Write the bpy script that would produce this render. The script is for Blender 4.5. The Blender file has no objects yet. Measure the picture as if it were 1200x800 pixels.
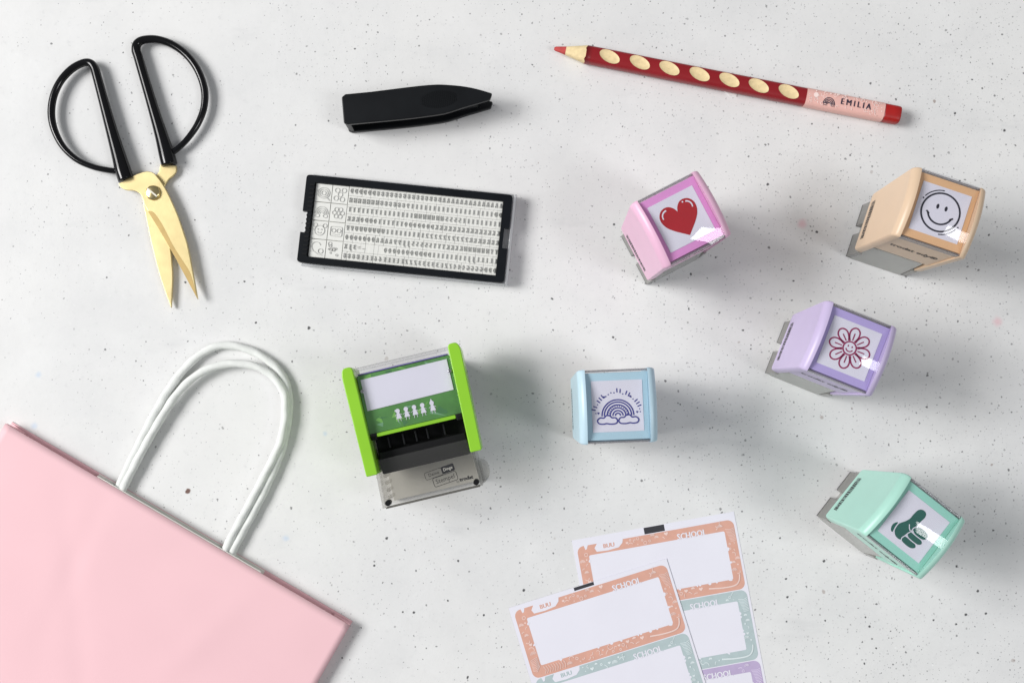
import bpy, bmesh, math, random
from mathutils import Vector, Matrix
from mathutils.geometry import tessellate_polygon

random.seed(7)
scene = bpy.context.scene
COL = scene.collection
R = math.radians
MM = 0.001

# ------------------------------------------------------------------ camera
H, F, TILT = 500.0, 1175.0, math.atan(70 / 1175)      # height in mm, focal length in photo pixels
cam_d = bpy.data.cameras.new('camera')
cam = bpy.data.objects.new('camera', cam_d)
COL.objects.link(cam)
cam.location = (0, 0, H * MM)
cam.rotation_euler = (TILT, 0, 0)
cam_d.sensor_width = 36
cam_d.lens = 36 * F / 1200
cam_d.clip_start = 0.01
cam_d.clip_end = 50
scene.camera = cam

def P(px, py, z=0.0):
    """photo pixel -> point (mm) on the horizontal plane at height z"""
    c, s = math.cos(TILT), math.sin(TILT)
    x, y, w = (px - 600) / F, -(py - 400) / F, -1.0
    d = (x, c * y - s * w, s * y + c * w)
    k = (H - z) / -d[2]
    return Vector((d[0] * k, d[1] * k, z))

# ------------------------------------------------------------------ light
world = bpy.data.worlds.new('World')
scene.world = world
world.use_nodes = True
bg = world.node_tree.nodes['Background']
bg.inputs[0].default_value = (0.93, 0.96, 1.0, 1)
bg.inputs[1].default_value = 0.24

def area(name, loc, target, sx, sy, power, color):
    d = bpy.data.lights.new(name, 'AREA')
    d.shape = 'RECTANGLE'; d.size = sx; d.size_y = sy; d.energy = power; d.color = color
    o = bpy.data.objects.new(name, d); COL.objects.link(o)
    o.location = loc
    o.rotation_euler = (Vector(target) - Vector(loc)).to_track_quat('-Z', 'Y').to_euler()
    return o
area('window_light', (-2.00, 0.05, 1.60), (0.0, 0.0, 0.0), 0.85, 1.0, 37.5, (1.0, 0.99, 0.98))
area('second_window_light', (-1.93, 0.56, 1.60), (0.0, 0.0, 0.0), 0.85, 1.0, 35.5, (1.0, 0.99, 0.98))
area('ceiling_lamp_light', (0.80, -0.27, 1.07), (0.2, 0.0, 0.0), 0.26, 0.5, 3.3, (0.98, 0.99, 1.0))

scene.view_settings.view_transform = 'Standard'
scene.view_settings.look = 'None'
scene.view_settings.gamma = 1
scene.view_settings.exposure = 0
scene.view_settings.use_curve_mapping = False
try:
    scene.cycles.use_denoising = True
    scene.cycles.transparent_max_bounces = 24
    scene.cycles.max_bounces = 10
    scene.cycles.use_adaptive_sampling = False
    scene.cycles.denoising_prefilter = 'ACCURATE'
except Exception:
    pass

# ------------------------------------------------------------------ materials
def lin(r, g, b):
    def f(v):
        v /= 255
        return v / 12.92 if v <= .04045 else ((v + .055) / 1.055) ** 2.4
    return (f(r), f(g), f(b), 1)

def alb(r, g, b, k=.9):
    c = lin(r, g, b)
    return (c[0] * k, c[1] * k, c[2] * k, 1)

def new_mat(name):
    m = bpy.data.materials.new(name); m.use_nodes = True
    nt = m.node_tree; nt.nodes.clear()
    out = nt.nodes.new('ShaderNodeOutputMaterial')
    return m, nt, out

def plain(name, col, rough=.45, metal=0, spec=.5, var=.05, vscale=60, bump=0, bscale=600, coat=0):
    """principled surface whose colour and gloss drift a little with noise"""
    m, nt, out = new_mat(name)
    p = nt.nodes.new('ShaderNodeBsdfPrincipled')
    tc = nt.nodes.new('ShaderNodeTexCoord')
    n = nt.nodes.new('ShaderNodeTexNoise'); n.inputs['Scale'].default_value = vscale; n.inputs['Detail'].default_value = 5
    nt.links.new(tc.outputs['Object'], n.inputs['Vector'])
    r = nt.nodes.new('ShaderNodeValToRGB')
    r.color_ramp.elements[0].position = .3; r.color_ramp.elements[1].position = .7
    r.color_ramp.elements[0].color = tuple(max(0, c * (1 - var)) for c in col[:3]) + (1,)
    r.color_ramp.elements[1].color = tuple(min(1, c * (1 + var)) for c in col[:3]) + (1,)
    nt.links.new(n.outputs['Fac'], r.inputs[0]); nt.links.new(r.outputs[0], p.inputs['Base Color'])
    mr = nt.nodes.new('ShaderNodeMapRange')
    mr.inputs['To Min'].default_value = max(.02, rough - .06); mr.inputs['To Max'].default_value = rough + .06
    nt.links.new(n.outputs['Fac'], mr.inputs['Value']); nt.links.new(mr.outputs[0], p.inputs['Roughness'])
    p.inputs['Metallic'].default_value = metal
    p.inputs['Specular IOR Level'].default_value = spec
    if coat:
        p.inputs['Coat Weight'].default_value = coat; p.inputs['Coat Roughness'].default_value = .08
    if bump:
        b = nt.nodes.new('ShaderNodeBump'); b.inputs['Strength'].default_value = bump; b.inputs['Distance'].default_value = .0003
        n2 = nt.nodes.new('ShaderNodeTexNoise'); n2.inputs['Scale'].default_value = bscale; n2.inputs['Detail'].default_value = 4
        nt.links.new(tc.outputs['Object'], n2.inputs['Vector'])
        nt.links.new(n2.outputs['Fac'], b.inputs['Height']); nt.links.new(b.outputs[0], p.inputs['Normal'])
    nt.links.new(p.outputs[0], out.inputs[0])
    return m

def clear(name, tint=(.97, .97, .98), body=0.0, bodycol=(.3, .3, .3), rough=.03, ior=1.49):
    """thin clear or smoky plastic: Fresnel gloss over a tinted see-through sheet"""
    m, nt, out = new_mat(name)
    tr = nt.nodes.new('ShaderNodeBsdfTransparent'); tr.inputs[0].default_value = (*tint, 1)
    gl = nt.nodes.new('ShaderNodeBsdfGlossy'); gl.inputs['Roughness'].default_value = rough
    fr = nt.nodes.new('ShaderNodeFresnel'); 
    ge = nt.nodes.new('ShaderNodeNewGeometry'); mi_ = nt.nodes.new('ShaderNodeMapRange')
    mi_.inputs['To Min'].default_value = ior; mi_.inputs['To Max'].default_value = 1 / ior     # same reflectance from both sides
    nt.links.new(ge.outputs['Backfacing'], mi_.inputs['Value']); nt.links.new(mi_.outputs[0], fr.inputs['IOR'])
    src = tr
    if body:
        df = nt.nodes.new('ShaderNodeBsdfDiffuse')
        tc = nt.nodes.new('ShaderNodeTexCoord')
        n = nt.nodes.new('ShaderNodeTexNoise'); n.inputs['Scale'].default_value = 90
        nt.links.new(tc.outputs['Object'], n.inputs['Vector'])
        r = nt.nodes.new('ShaderNodeValToRGB')
        r.color_ramp.elements[0].color = tuple(c * .9 for c in bodycol) + (1,)
        r.color_ramp.elements[1].color = tuple(c * 1.1 for c in bodycol) + (1,)
        nt.links.new(n.outputs['Fac'], r.inputs[0]); nt.links.new(r.outputs[0], df.inputs[0])
        mx = nt.nodes.new('ShaderNodeMixShader'); mx.inputs[0].default_value = body
        nt.links.new(tr.outputs[0], mx.inputs[1]); nt.links.new(df.outputs[0], mx.inputs[2])
        src = mx
    m2 = nt.nodes.new('ShaderNodeMixShader')
    nt.links.new(fr.outputs[0], m2.inputs[0]); nt.links.new(src.outputs[0], m2.inputs[1]); nt.links.new(gl.outputs[0], m2.inputs[2])
    nt.links.new(m2.outputs[0], out.inputs[0])
    return m

def table_material():
    m, nt, out = new_mat('speckled_plaster')
    L = nt.links
    tc = nt.nodes.new('ShaderNodeTexCoord')
    co = tc.outputs['Object']
    def math_(op, a, b=None, clamp=False):
        n = nt.nodes.new('ShaderNodeMath'); n.operation = op; n.use_clamp = clamp
        for i, v in enumerate((a, b)):
            if v is None: continue
            if hasattr(v, 'links'): L.new(v, n.inputs[i])
            else: n.inputs[i].default_value = v
        return n.outputs[0]
    def noise(scale, detail=4, rough=.55, vec=None):
        n = nt.nodes.new('ShaderNodeTexNoise'); n.inputs['Scale'].default_value = scale
        n.inputs['Detail'].default_value = detail; n.inputs['Roughness'].default_value = rough
        L.new(vec or co, n.inputs['Vector']); return n
    def maprange(v, a, b, c=0, d=1, smooth=True):
        n = nt.nodes.new('ShaderNodeMapRange')
        if smooth: n.interpolation_type = 'SMOOTHSTEP'
        n.inputs['From Min'].default_value = a; n.inputs['From Max'].default_value = b
        n.inputs['To Min'].default_value = c; n.inputs['To Max'].default_value = d
        L.new(v, n.inputs['Value']); return n.outputs[0]
    def mix(f, a, b):
        n = nt.nodes.new('ShaderNodeMix'); n.data_type = 'RGBA'
        L.new(f, n.inputs[0])
        for i, v in ((6, a), (7, b)):
            if hasattr(v, 'links'): L.new(v, n.inputs[i])
            else: n.inputs[i].default_value = v
        return n.outputs[2]
    # warped coordinates so that specks are not round
    wn = noise(420, 2)
    wv = nt.nodes.new('ShaderNodeVectorMath'); wv.operation = 'SUBTRACT'; wv.inputs[1].default_value = (.5, .5, .5)
    L.new(wn.outputs['Color'], wv.inputs[0])
    ws = nt.nodes.new('ShaderNodeVectorMath'); ws.operation = 'SCALE'; ws.inputs['Scale'].default_value = .0016
    L.new(wv.outputs[0], ws.inputs[0])
    wa = nt.nodes.new('ShaderNodeVectorMath'); wa.operation = 'ADD'
    L.new(co, wa.inputs[0]); L.new(ws.outputs[0], wa.inputs[1])
    warp = wa.outputs[0]
    big = noise(5.5, 4).outputs['Fac']; mid = noise(26, 6, .6).outputs['Fac']; fine = noise(300, 5, .65).outputs['Fac']
    c = mix(maprange(big, .3, .72), (.79, .787, .777, 1), (.725, .727, .727, 1))
    c = mix(maprange(mid, .45, .75, 0, .5), c, (.84, .84, .835, 1))
    c = mix(maprange(mid, .5, .25, 0, .4), c, (.65, .655, .66, 1))
    c = mix(maprange(fine, .55, .85, 0, .5), c, (.55, .555, .56, 1))
    c = mix(maprange(fine, .45, .2, 0, .35), c, (.84, .84, .835, 1))
    # density of specks: clusters, and more of them over the right half of the board
    sx = nt.nodes.new('ShaderNodeSeparateXYZ'); L.new(co, sx.inputs[0])
    dens = math_('ADD', maprange(sx.outputs[0], -.25, .22, -.24, .10, False), noise(14, 3).outputs['Fac'])
    def specks(cell, rmax, keep, col, strength, pw):
        nonlocal c
        v = nt.nodes.new('ShaderNodeTexVoronoi'); v.voronoi_dimensions = '2D'; v.inputs['Scale'].default_value = 1 / (cell * MM)
        L.new(warp, v.inputs['Vector'])
        s = nt.nodes.new('ShaderNodeSeparateColor'); L.new(v.outputs['Color'], s.inputs[0])
        rad = math_('MULTIPLY', math_('POWER', s.outputs[0], pw), rmax / cell)
        on = math_('GREATER_THAN', math_('ADD', s.outputs[1], math_('MULTIPLY', math_('SUBTRACT', dens, .5), 1.6)), 1 - keep)
        q = math_('DIVIDE', v.outputs['Distance'], math_('ADD', rad, .0008))
        k = math_('MULTIPLY', maprange(q, 1.15, .6), on)
        k = math_('MULTIPLY', k, math_('MULTIPLY', math_('ADD', math_('MULTIPLY', s.outputs[2], .75), .25), strength))
        c = mix(k, c, col)
    specks(2.2, .34, .58, (.30, .30, .31, 1), .8, 1.2)
    specks(3.7, .42, .45, (.17, .17, .175, 1), .8, 1.5)
    specks(5.2, .58, .52, (.12, .12, .125, 1), .9, 1.6)
    specks(13, .7, .42, (.055, .055, .06, 1), 1.0, 1.6)
    specks(31, 1.1, .30, (.20, .11, .075, 1), .6, 1.3)
    specks(9, .6, .25, (.86, .86, .855, 1), .6, 1.0)
    # soft grey rub marks
    st = nt.nodes.new('ShaderNodeMapping'); st.inputs['Scale'].default_value = (9, 34, 1); st.inputs['Rotation'].default_value = (0, 0, .5)
    L.new(co, st.inputs[0])
    c = mix(maprange(noise(1.3, 5, .6, st.outputs[0]).outputs['Fac'], .6, .78, 0, .32), c, (.50, .51, .52, 1))
    # single marks that the board carries: x, y (photo), radius mm, colour, strength
    D, BR, PK, BL = (.05, .05, .055, 1), (.13, .05, .03, 1), (.80, .45, .50, 1), (.50, .63, .80, 1)
    marks = [(1177, 153, .8, D), (1119, 133, .7, D), (900, 216, .75, D), (957, 272, .8, D), (952, 270, .5, D), (1125, 212, .6, D),
             (1159, 275, .6, D), (839, 302, .6, D), (453, 630, .7, D), (439, 662, .65, D), (472, 717, .6, D), (485, 717, .75, D),
             (548, 793, .75, D), (525, 703, .55, D), (537, 657, .6, D), (362, 384, .9, D), (300, 378, .6, D), (287, 330, .6, D),
             (718, 395, .65, D), (880, 404, .5, D), (880, 409, .5, D), (797, 474, .55, D), (614, 691, .85, D), (965.6, 657.5, .8, D),
             (1121, 663, .7, D), (1146, 692, .75, D), (1164, 621, .6, D), (1155, 718, .7, D), (1132, 720, .8, D), (966.5, 727, .6, D),
             (1019, 734, .7, D), (1014, 723, .6, D), (1094, 726, .65, D), (1027, 759, .6, D), (1013, 777, .6, D), (914, 630, .6, D),
             (921, 678, .6, D), (923, 699, .6, D), (922, 728, .6, D), (217, 331, .6, D), (1054, 137, .6, D), (647, 350, .6, D), (716, 60, .5, D),
             (220, 575, 1.5, BR), (1169, 377, 3.0, PK), (335, 630, 2.0, BL), (45, 439, 2.0, BL), (40, 499, 2.2, BL), (381, 508, 1.5, BL), (940, 262, 3, PK)]
    wn3 = wa
    for px, py, r, col in marks:
        w = P(px, py) * MM
        d = nt.nodes.new('ShaderNodeVectorMath'); d.operation = 'DISTANCE'
        L.new(warp, d.inputs[0]); d.inputs[1].default_value = (w.x, w.y, 0)
        soft = col in (PK, BL)
        k = maprange(d.outputs['Value'], r * MM * (1.1 if not soft else 1.2), r * MM * (.6 if not soft else .1), 0, .92 if not soft else .55)
        c = mix(k, c, col)
    p = nt.nodes.new('ShaderNodeBsdfPrincipled')
    L.new(c, p.inputs['Base Color'])
    p.inputs['Roughness'].default_value = .62
    p.inputs['Specular IOR Level'].default_value = .3
    b = nt.nodes.new('ShaderNodeBump'); b.inputs['Strength'].default_value = .25; b.inputs['Distance'].default_value = .0004
    L.new(noise(180, 6, .65).outputs['Fac'], b.inputs['Height']); L.new(b.outputs[0], p.inputs['Normal'])
    L.new(p.outputs[0], out.inputs[0])
    return m

# ------------------------------------------------------------------ mesh helpers (all input in mm)
class MB:
    def __init__(s):
        s.v = []; s.f = []; s.m = []
    def add(s, vs, fs, mat=0):
        n = len(s.v)
        s.v += [tuple(x) for x in vs]
        s.f += [tuple(i + n for i in f) for f in fs]
        s.m += [mat] * len(fs)
        return s
    def box(s, x0, x1, y0, y1, z0, z1, mat=0):
        vs = [(x, y, z) for z in (z0, z1) for y in (y0, y1) for x in (x0, x1)]
        return s.add(vs, [(0, 2, 3, 1), (4, 5, 7, 6), (0, 1, 5, 4), (2, 6, 7, 3), (0, 4, 6, 2), (1, 3, 7, 5)], mat)
    def prism(s, poly, a, b, axis='z', mat=0):
        """outline extruded from a to b; poly in (x,y) for z, (y,z) for x, (x,z) for y"""
        ar = sum(poly[i][0] * poly[(i + 1) % len(poly)][1] - poly[(i + 1) % len(poly)][0] * poly[i][1] for i in range(len(poly)))
        if ar < 0: poly = poly[::-1]
        def pt(p, t):
            return {'z': (p[0], p[1], t), 'x': (t, p[0], p[1]), 'y': (p[0], t, p[1])}[axis]
        n = len(poly)
        vs = [pt(p, a) for p in poly] + [pt(p, b) for p in poly]
        fs = [tuple(range(n))[::-1], tuple(range(n, 2 * n))] + [(i, (i + 1) % n, n + (i + 1) % n, n + i) for i in range(n)]
        if axis == 'y': fs = [f[::-1] for f in fs]
        return s.add(vs, fs, mat)
    def flat(s, poly, z, mat=0):
        """filled outline lying at height z"""
        tri = tessellate_polygon([[Vector((p[0], p[1], 0)) for p in poly]])
        fs = []
        for t in tri:
            a, b, c = (poly[i] for i in t)
            up = (b[0] - a[0]) * (c[1] - a[1]) - (c[0] - a[0]) * (b[1] - a[1]) > 0
            fs.append(tuple(t) if up else tuple(t)[::-1])
        return s.add([(p[0], p[1], z) for p in poly], fs, mat)
    def stroke(s, pts, w, z, closed=False, mat=0, w2=None):
        """pen line of width w lying at height z"""
        n = len(pts); vs = []
        for i, p in enumerate(pts):
            a = pts[(i - 1) % n] if (closed or i > 0) else p
            b = pts[(i + 1) % n] if (closed or i < n - 1) else p
            dx, dy = b[0] - a[0], b[1] - a[1]; l = math.hypot(dx, dy) or 1
            ww = w if w2 is None else w + (w2 - w) * i / max(1, n - 1)
            nx, ny = -dy / l * ww / 2, dx / l * ww / 2
            vs += [(p[0] - nx, p[1] - ny, z), (p[0] + nx, p[1] + ny, z)]
        fs = []
        for i in range(n if closed else n - 1):
            j = (i + 1) % n
            fs.append((2 * i, 2 * j, 2 * j + 1, 2 * i + 1))
        return s.add(vs, fs, mat)
    def tube(s, pts, rad, n=14, closed=False, lobes=0, twist=0.0, amp=0.0, mat=0, squash=1.0):
        m = len(pts); pts = [Vector(p) for p in pts]
        rr = rad if isinstance(rad, (list, tuple)) else [rad] * m
        vs = []; length = 0
        for i in range(m):
            a = pts[(i - 1) % m] if (closed or i > 0) else pts[i]
            b = pts[(i + 1) % m] if (closed or i < m - 1) else pts[i]
            t = (b - a).normalized()
            up = Vector((0, 0, 1)); side = t.cross(up)
            if side.length < 1e-4: side = Vector((1, 0, 0))
            side.normalize(); up2 = side.cross(t)
            if i: length += (pts[i] - pts[i - 1]).length
            for k in range(n):
                th = 2 * math.pi * k / n
                r = rr[i] * (1 + (amp * math.cos(lobes * th + length * twist) if lobes else 0))
                vs.append(pts[i] + side * (math.cos(th) * r) + up2 * (math.sin(th) * r * squash))
        fs = []
        for i in range(m if closed else m - 1):
            j = (i + 1) % m
            for k in range(n):
                l = (k + 1) % n
                fs.append((i * n + k, i * n + l, j * n + l, j * n + k))
        if not closed:
            fs.append(tuple(range(n))[::-1]); fs.append(tuple((m - 1) * n + k for k in range(n)))
        return s.add(vs, fs, mat)
    def build(s, name, mat, parent=None, bevel=0, seg=2, smooth=False, sub=0):
        me = bpy.data.meshes.new(name)
        me.from_pydata([(x * MM, y * MM, z * MM) for x, y, z in s.v], [], s.f)
        for mm in (mat if isinstance(mat, (list, tuple)) else [mat]): me.materials.append(mm)
        if len(me.polygons) == len(s.m):
            me.polygons.foreach_set('material_index', s.m)
        me.update()
        o = link(name, me, parent)
        if smooth or bevel:
            me.polygons.foreach_set('use_smooth', [True] * len(me.polygons))
        if bevel:
            b = o.modifiers.new('bevel', 'BEVEL'); b.width = bevel * MM; b.segments = seg
            b.limit_method = 'ANGLE'; b.angle_limit = R(32); b.harden_normals = True
        return o

def link(name, me, parent=None):
    o = bpy.data.objects.new(name, me); COL.objects.link(o)
    o.parent = parent
    return o
def thing(name, label, cat, loc=(0, 0, 0), rz=0, group=None):
    o = bpy.data.objects.new(name, None); COL.objects.link(o)
    o.empty_display_size = .02
    o.location = Vector(loc) * MM; o.rotation_euler = (0, 0, rz)
    o['label'] = label; o['category'] = cat
    if group: o['group'] = group
    return o

def text_mesh(txt, size, extrude=0.0, res=2):
    """outline of a text as vertices/faces in mm, centred on the origin"""
    cu = bpy.data.curves.new('lettering', 'FONT'); cu.body = txt; cu.size = size
    cu.extrude = extrude; cu.resolution_u = res; cu.align_x = 'CENTER'; cu.align_y = 'CENTER'
    o = bpy.data.objects.new('lettering', cu); COL.objects.link(o)
    dg = bpy.context.evaluated_depsgraph_get()
    me = bpy.data.meshes.new_from_object(o.evaluated_get(dg))
    vs = [tuple(v.co) for v in me.vertices]; fs = [tuple(p.vertices) for p in me.polygons]
    bpy.data.objects.remove(o); bpy.data.meshes.remove(me); bpy.data.curves.remove(cu)
    return vs, fs
def put_text(mb, txt, size, x, y, z, rot=0, sx=1, bold=0, mat=0, mirror=False):
    vs, fs = text_mesh(txt, size)
    c, s = math.cos(rot), math.sin(rot)
    k = -1 if mirror else 1
    for ox in ((0,) if not bold else (-bold, 0, bold)):
        q = [(x + c * (k * a * sx + ox) - s * b, y + s * (k * a * sx + ox) + c * b, z + (ox + bold) * .12) for a, b, _ in vs]
        mb.add(q, [f[::-1] for f in fs] if mirror else fs, mat)
    return mb
def arc(cx, cy, r, a0, a1, n=24, ry=None):
    ry = r if ry is None else ry
    return [(cx + r * math.cos(R(a0 + (a1 - a0) * i / n)), cy + ry * math.sin(R(a0 + (a1 - a0) * i / n))) for i in range(n + 1)]
def circle(cx, cy, r, n=28, ry=None, rot=0):
    ry = r if ry is None else ry; c, s = math.cos(R(rot)), math.sin(R(rot))
    return [(cx + c * r * math.cos(t) - s * ry * math.sin(t), cy + s * r * math.cos(t) + c * ry * math.sin(t)) for t in (2 * math.pi * i / n for i in range(n))]
def rrect(x0, x1, y0, y1, r, n=5):
    o = []
    for cx, cy, a in ((x1 - r, y1 - r, 0), (x0 + r, y1 - r, 90), (x0 + r, y0 + r, 180), (x1 - r, y0 + r, 270)):
        o += arc(cx, cy, r, a, a + 90, n)
    return o
def smooth_path(pts, n=8, closed=False):
    """Catmull-Rom through the points"""
    pts = [Vector(p) for p in pts]; m = len(pts); o = []
    for i in range(m if closed else m - 1):
        g = lambda k: pts[k % m] if closed else pts[max(0, min(m - 1, k))]
        a, b, c, d = g(i - 1), g(i), g(i + 1), g(i + 2)
        for k in range(n):
            t = k / n
            o.append(.5 * ((2 * b) + (c - a) * t + (2 * a - 5 * b + 4 * c - d) * t * t + (3 * b - a - 3 * c + d) * t ** 3))
    if not closed: o.append(pts[-1])
    return o
def round_poly(poly, r, n=4):
    """cut the corners of an outline with arcs; r may be a list"""
    o = []; m = len(poly)
    for i, p in enumerate(poly):
        rr = r[i] if isinstance(r, (list, tuple)) else r
        p = Vector(p[:2]); a = Vector(poly[i - 1][:2]); b = Vector(poly[(i + 1) % m][:2])
        if rr <= 0: o.append(tuple(p)); continue
        da = (a - p).normalized() * min(rr, (a - p).length * .45); db = (b - p).normalized() * min(rr, (b - p).length * .45)
        for k in range(n + 1):
            t = k / n
            o.append(tuple((p + da) * (1 - t) ** 2 + p * 2 * t * (1 - t) + (p + db) * t * t))
    return o

# ------------------------------------------------------------------ setting: the board everything lies on
M_table = table_material()
tb = MB().box(-900, 900, -700, 800, -25, 0).build('table', M_table)
tb['kind'] = 'structure'

M_white = plain('white_paper', (.80, .79, .87, 1), .6, var=.015, vscale=40)
M_black = plain('black_plastic', (.006, .0065, .008, 1), .38, spec=.3, var=.2)
M_ink = plain('black_ink', (.015, .015, .018, 1), .5)
M_clear = clear('clear_plastic', rough=.02)

# ------------------------------------------------------------------ pastel stamps
M_smoke = clear('smoky_plastic', (.90, .90, .885), .6, (.62, .625, .59), .12)
M_foot = clear('smoky_foot_plastic', (.75, .745, .73), .6, (.36, .355, .335), .12)
M_rim = clear('grey_rim_plastic', (.72, .71, .72), .3, (.40, .39, .41), .08)
M_dark = plain('dark_inside', (.006, .006, .007, 1), .5, spec=.2)

def draw_heart(mb, z):
    half = [(0, 3.6), (.9, 5.6), (2.6, 7.2), (4.8, 7.6), (7.0, 6.7), (8.4, 4.6), (8.5, 2.0), (7.4, -.8), (5.0, -3.6), (2.4, -5.9), (0, -8.0)]
    right = [tuple(p[:2]) for p in smooth_path([(*p, 0) for p in half], 5)]
    mb.flat(right + [(-x, y) for x, y in right[-2:0:-1]], z, 0)
    mb.stroke(arc(-4.5, 3.7, 2.6, 85, 190, 12), .7, z + .06, mat=1, w2=.5)
    mb.stroke(arc(4.5, 3.7, 2.6, 75, -25, 12), .7, z + .06, mat=1, w2=.5)
    mb.flat(circle(3.9, 6.5, .38, 10), z + .06, 1)
def draw_smiley(mb, z):
    mb.stroke(circle(0, 0, 8.5, 48), 0.78, z, True)
    mb.stroke(arc(-.2, .1, 9.6, 95, 150, 16), 0.47, z); mb.stroke(arc(.2, -.1, 9.6, -80, -30, 16), 0.47, z)
    mb.flat(circle(-9.0, 3.9, .38, 10), z); mb.flat(circle(9.2, -4.0, .35, 10), z)
    for x in (-1.9, 1.9): mb.flat(circle(x, 2.2, .62, 16, 1.15), z)
    mb.stroke(arc(0, .3, 5.6, 198, 342, 26), 0.78, z)
    for k in (-1, 1): mb.stroke([(k * 6.1, -1.0), (k * 5.3, -1.5), (k * 4.7, -2.1)], 0.75, z)
def draw_flower(mb, z):
    for k in range(8):
        a = R(45 * k + 90)
        u = Vector((math.cos(a), math.sin(a))); n = Vector((-u.y, u.x))
        loop = [u * d + n * w for d, w in ((3.2, -1.0), (4.6, -1.75), (6.4, -2.15), (7.9, -1.9), (8.9, -1.0), (9.2, 0), (8.9, 1.0), (7.9, 1.9), (6.4, 2.15), (4.6, 1.75), (3.2, 1.0))]
        mb.stroke([tuple(p[:2]) for p in smooth_path([(*p, 0) for p in loop], 4)], 0.64, z)
        mb.stroke([tuple(u * 3.6), tuple(u * 6.8)], 0.50, z)
    mb.stroke(circle(0, 0, 2.9, 30), 0.64, z, True)
    mb.stroke(arc(0, .1, 1.6, 200, 340, 12), 0.50, z)
    for x in (-.9, .9): mb.flat(circle(x, .8, .3, 8, .45), z)
def draw_rainbow(mb, z):
    cy = -4.2
    for r in (1.1, 2.2, 3.4, 4.7, 5.9, 6.9): mb.stroke(arc(0, cy, r, 0, 180, 30), 0.57, z)
    for k in range(13):
        a = R(8 + 164 * k / 12); mb.stroke([(4.0 * math.cos(a), cy + 4.0 * math.sin(a)), (4.2 * math.cos(a + .08), cy + 4.2 * math.sin(a + .08))], 0.47, z)
    for k in range(23):
        a = R(8 + 164 * k / 22); r0 = 9.5 + random.uniform(-.2, .6); r1 = r0 + random.choice((.5, 1.3, 1.8))
        mb.stroke([(r0 * math.cos(a), cy + r0 * math.sin(a)), (r1 * math.cos(a), cy + r1 * math.sin(a))], 0.49, z)
    for x, y in ((-5.6, 4.0), (5.6, 4.0), (-8.4, -2.9), (8.4, -2.9)):
        mb.flat([(x, y - .55), (x + .55, y + .1), (x + .3, y + .5), (x, y + .25), (x - .3, y + .5), (x - .55, y + .1)], z)
    for sx in (-1, 1):
        pts = [(sx * (4.6 + 4.4 * a), -6.2 + 2.0 * b) for a, b in ((-.98, -.1), (-.8, .55), (-.45, .6), (-.25, 1.0), (.1, 1.1), (.35, .6), (.7, .65), (.98, .1), (.85, -.55), (.45, -.72), (.1, -.6), (-.3, -.75), (-.8, -.65))]
        q = [tuple(p[:2]) for p in smooth_path([(*p, 0) for p in pts], 4, True)]
        if sx < 0: pass
        mb.flat(q, z + .04, 1)
        mb.stroke(q, 0.59, z + .08, True)
def draw_thumb(mb, z):
    def blob(pts, dz=0):
        mb.flat([tuple(p[:2]) for p in smooth_path([(p[0] * 1.22 - .3, p[1] * .97, 0) for p in pts], 4, True)], z + dz)
    blob([(-4.5, -4.2), (-4.2, -2.4), (-3.2, -.4), (-2.5, 1.8), (-2.4, 4.4), (-2.0, 7.0), (-.8, 8.3), (.8, 8.0), (1.4, 6.2), (1.1, 3.6), (1.0, 1.6), (1.3, -.6), (.2, -3), (-.2, -6), (-.8, -8.3), (-2.8, -8.3), (-4.2, -6.6)])
    blob([(1.3, .9), (3.4, 1.5), (5.6, 1.0), (6.3, -.6), (5.4, -2.1), (3.2, -2.4), (1.5, -2.0), (.6, -.6)], .02)
    blob([(.5, -2.8), (3.0, -2.9), (5.1, -2.9), (6.0, -4.0), (5.0, -5.3), (2.8, -5.4), (.8, -5.1), (.1, -3.9)], .02)
    blob([(.2, -5.8), (2.4, -5.9), (4.3, -5.9), (5.0, -7.1), (3.8, -8.4), (1.6, -8.6), (-.1, -8.2), (-.5, -6.9)], .02)
    blob([(-5.0, -2.9), (-5.9, -4.2), (-6.0, -6.0), (-5.2, -7.7), (-4.5, -7.6), (-4.9, -5.4)], .02)
    for pts in ([(1.4, 1.2), (.5, -.6), (.5, -2.4), (0, -4), (-.3, -5.6), (-.7, -7.2), (-.3, -8.6)], [(.6, -2.5), (3.4, -2.65), (5.9, -2.5)], [(.2, -5.45), (3, -5.65), (5.2, -5.5)], [(-4.7, -2.6), (-4.7, -5), (-4.3, -8)], [(-1.5, -.4), (-.6, -1.9), (.4, -2.6)]):
        mb.stroke([tuple(p[:2]) for p in smooth_path([(p[0] * 1.22 - .3, p[1] * .97, 0) for p in pts], 4)], .4, z + .06, mat=1)

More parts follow.
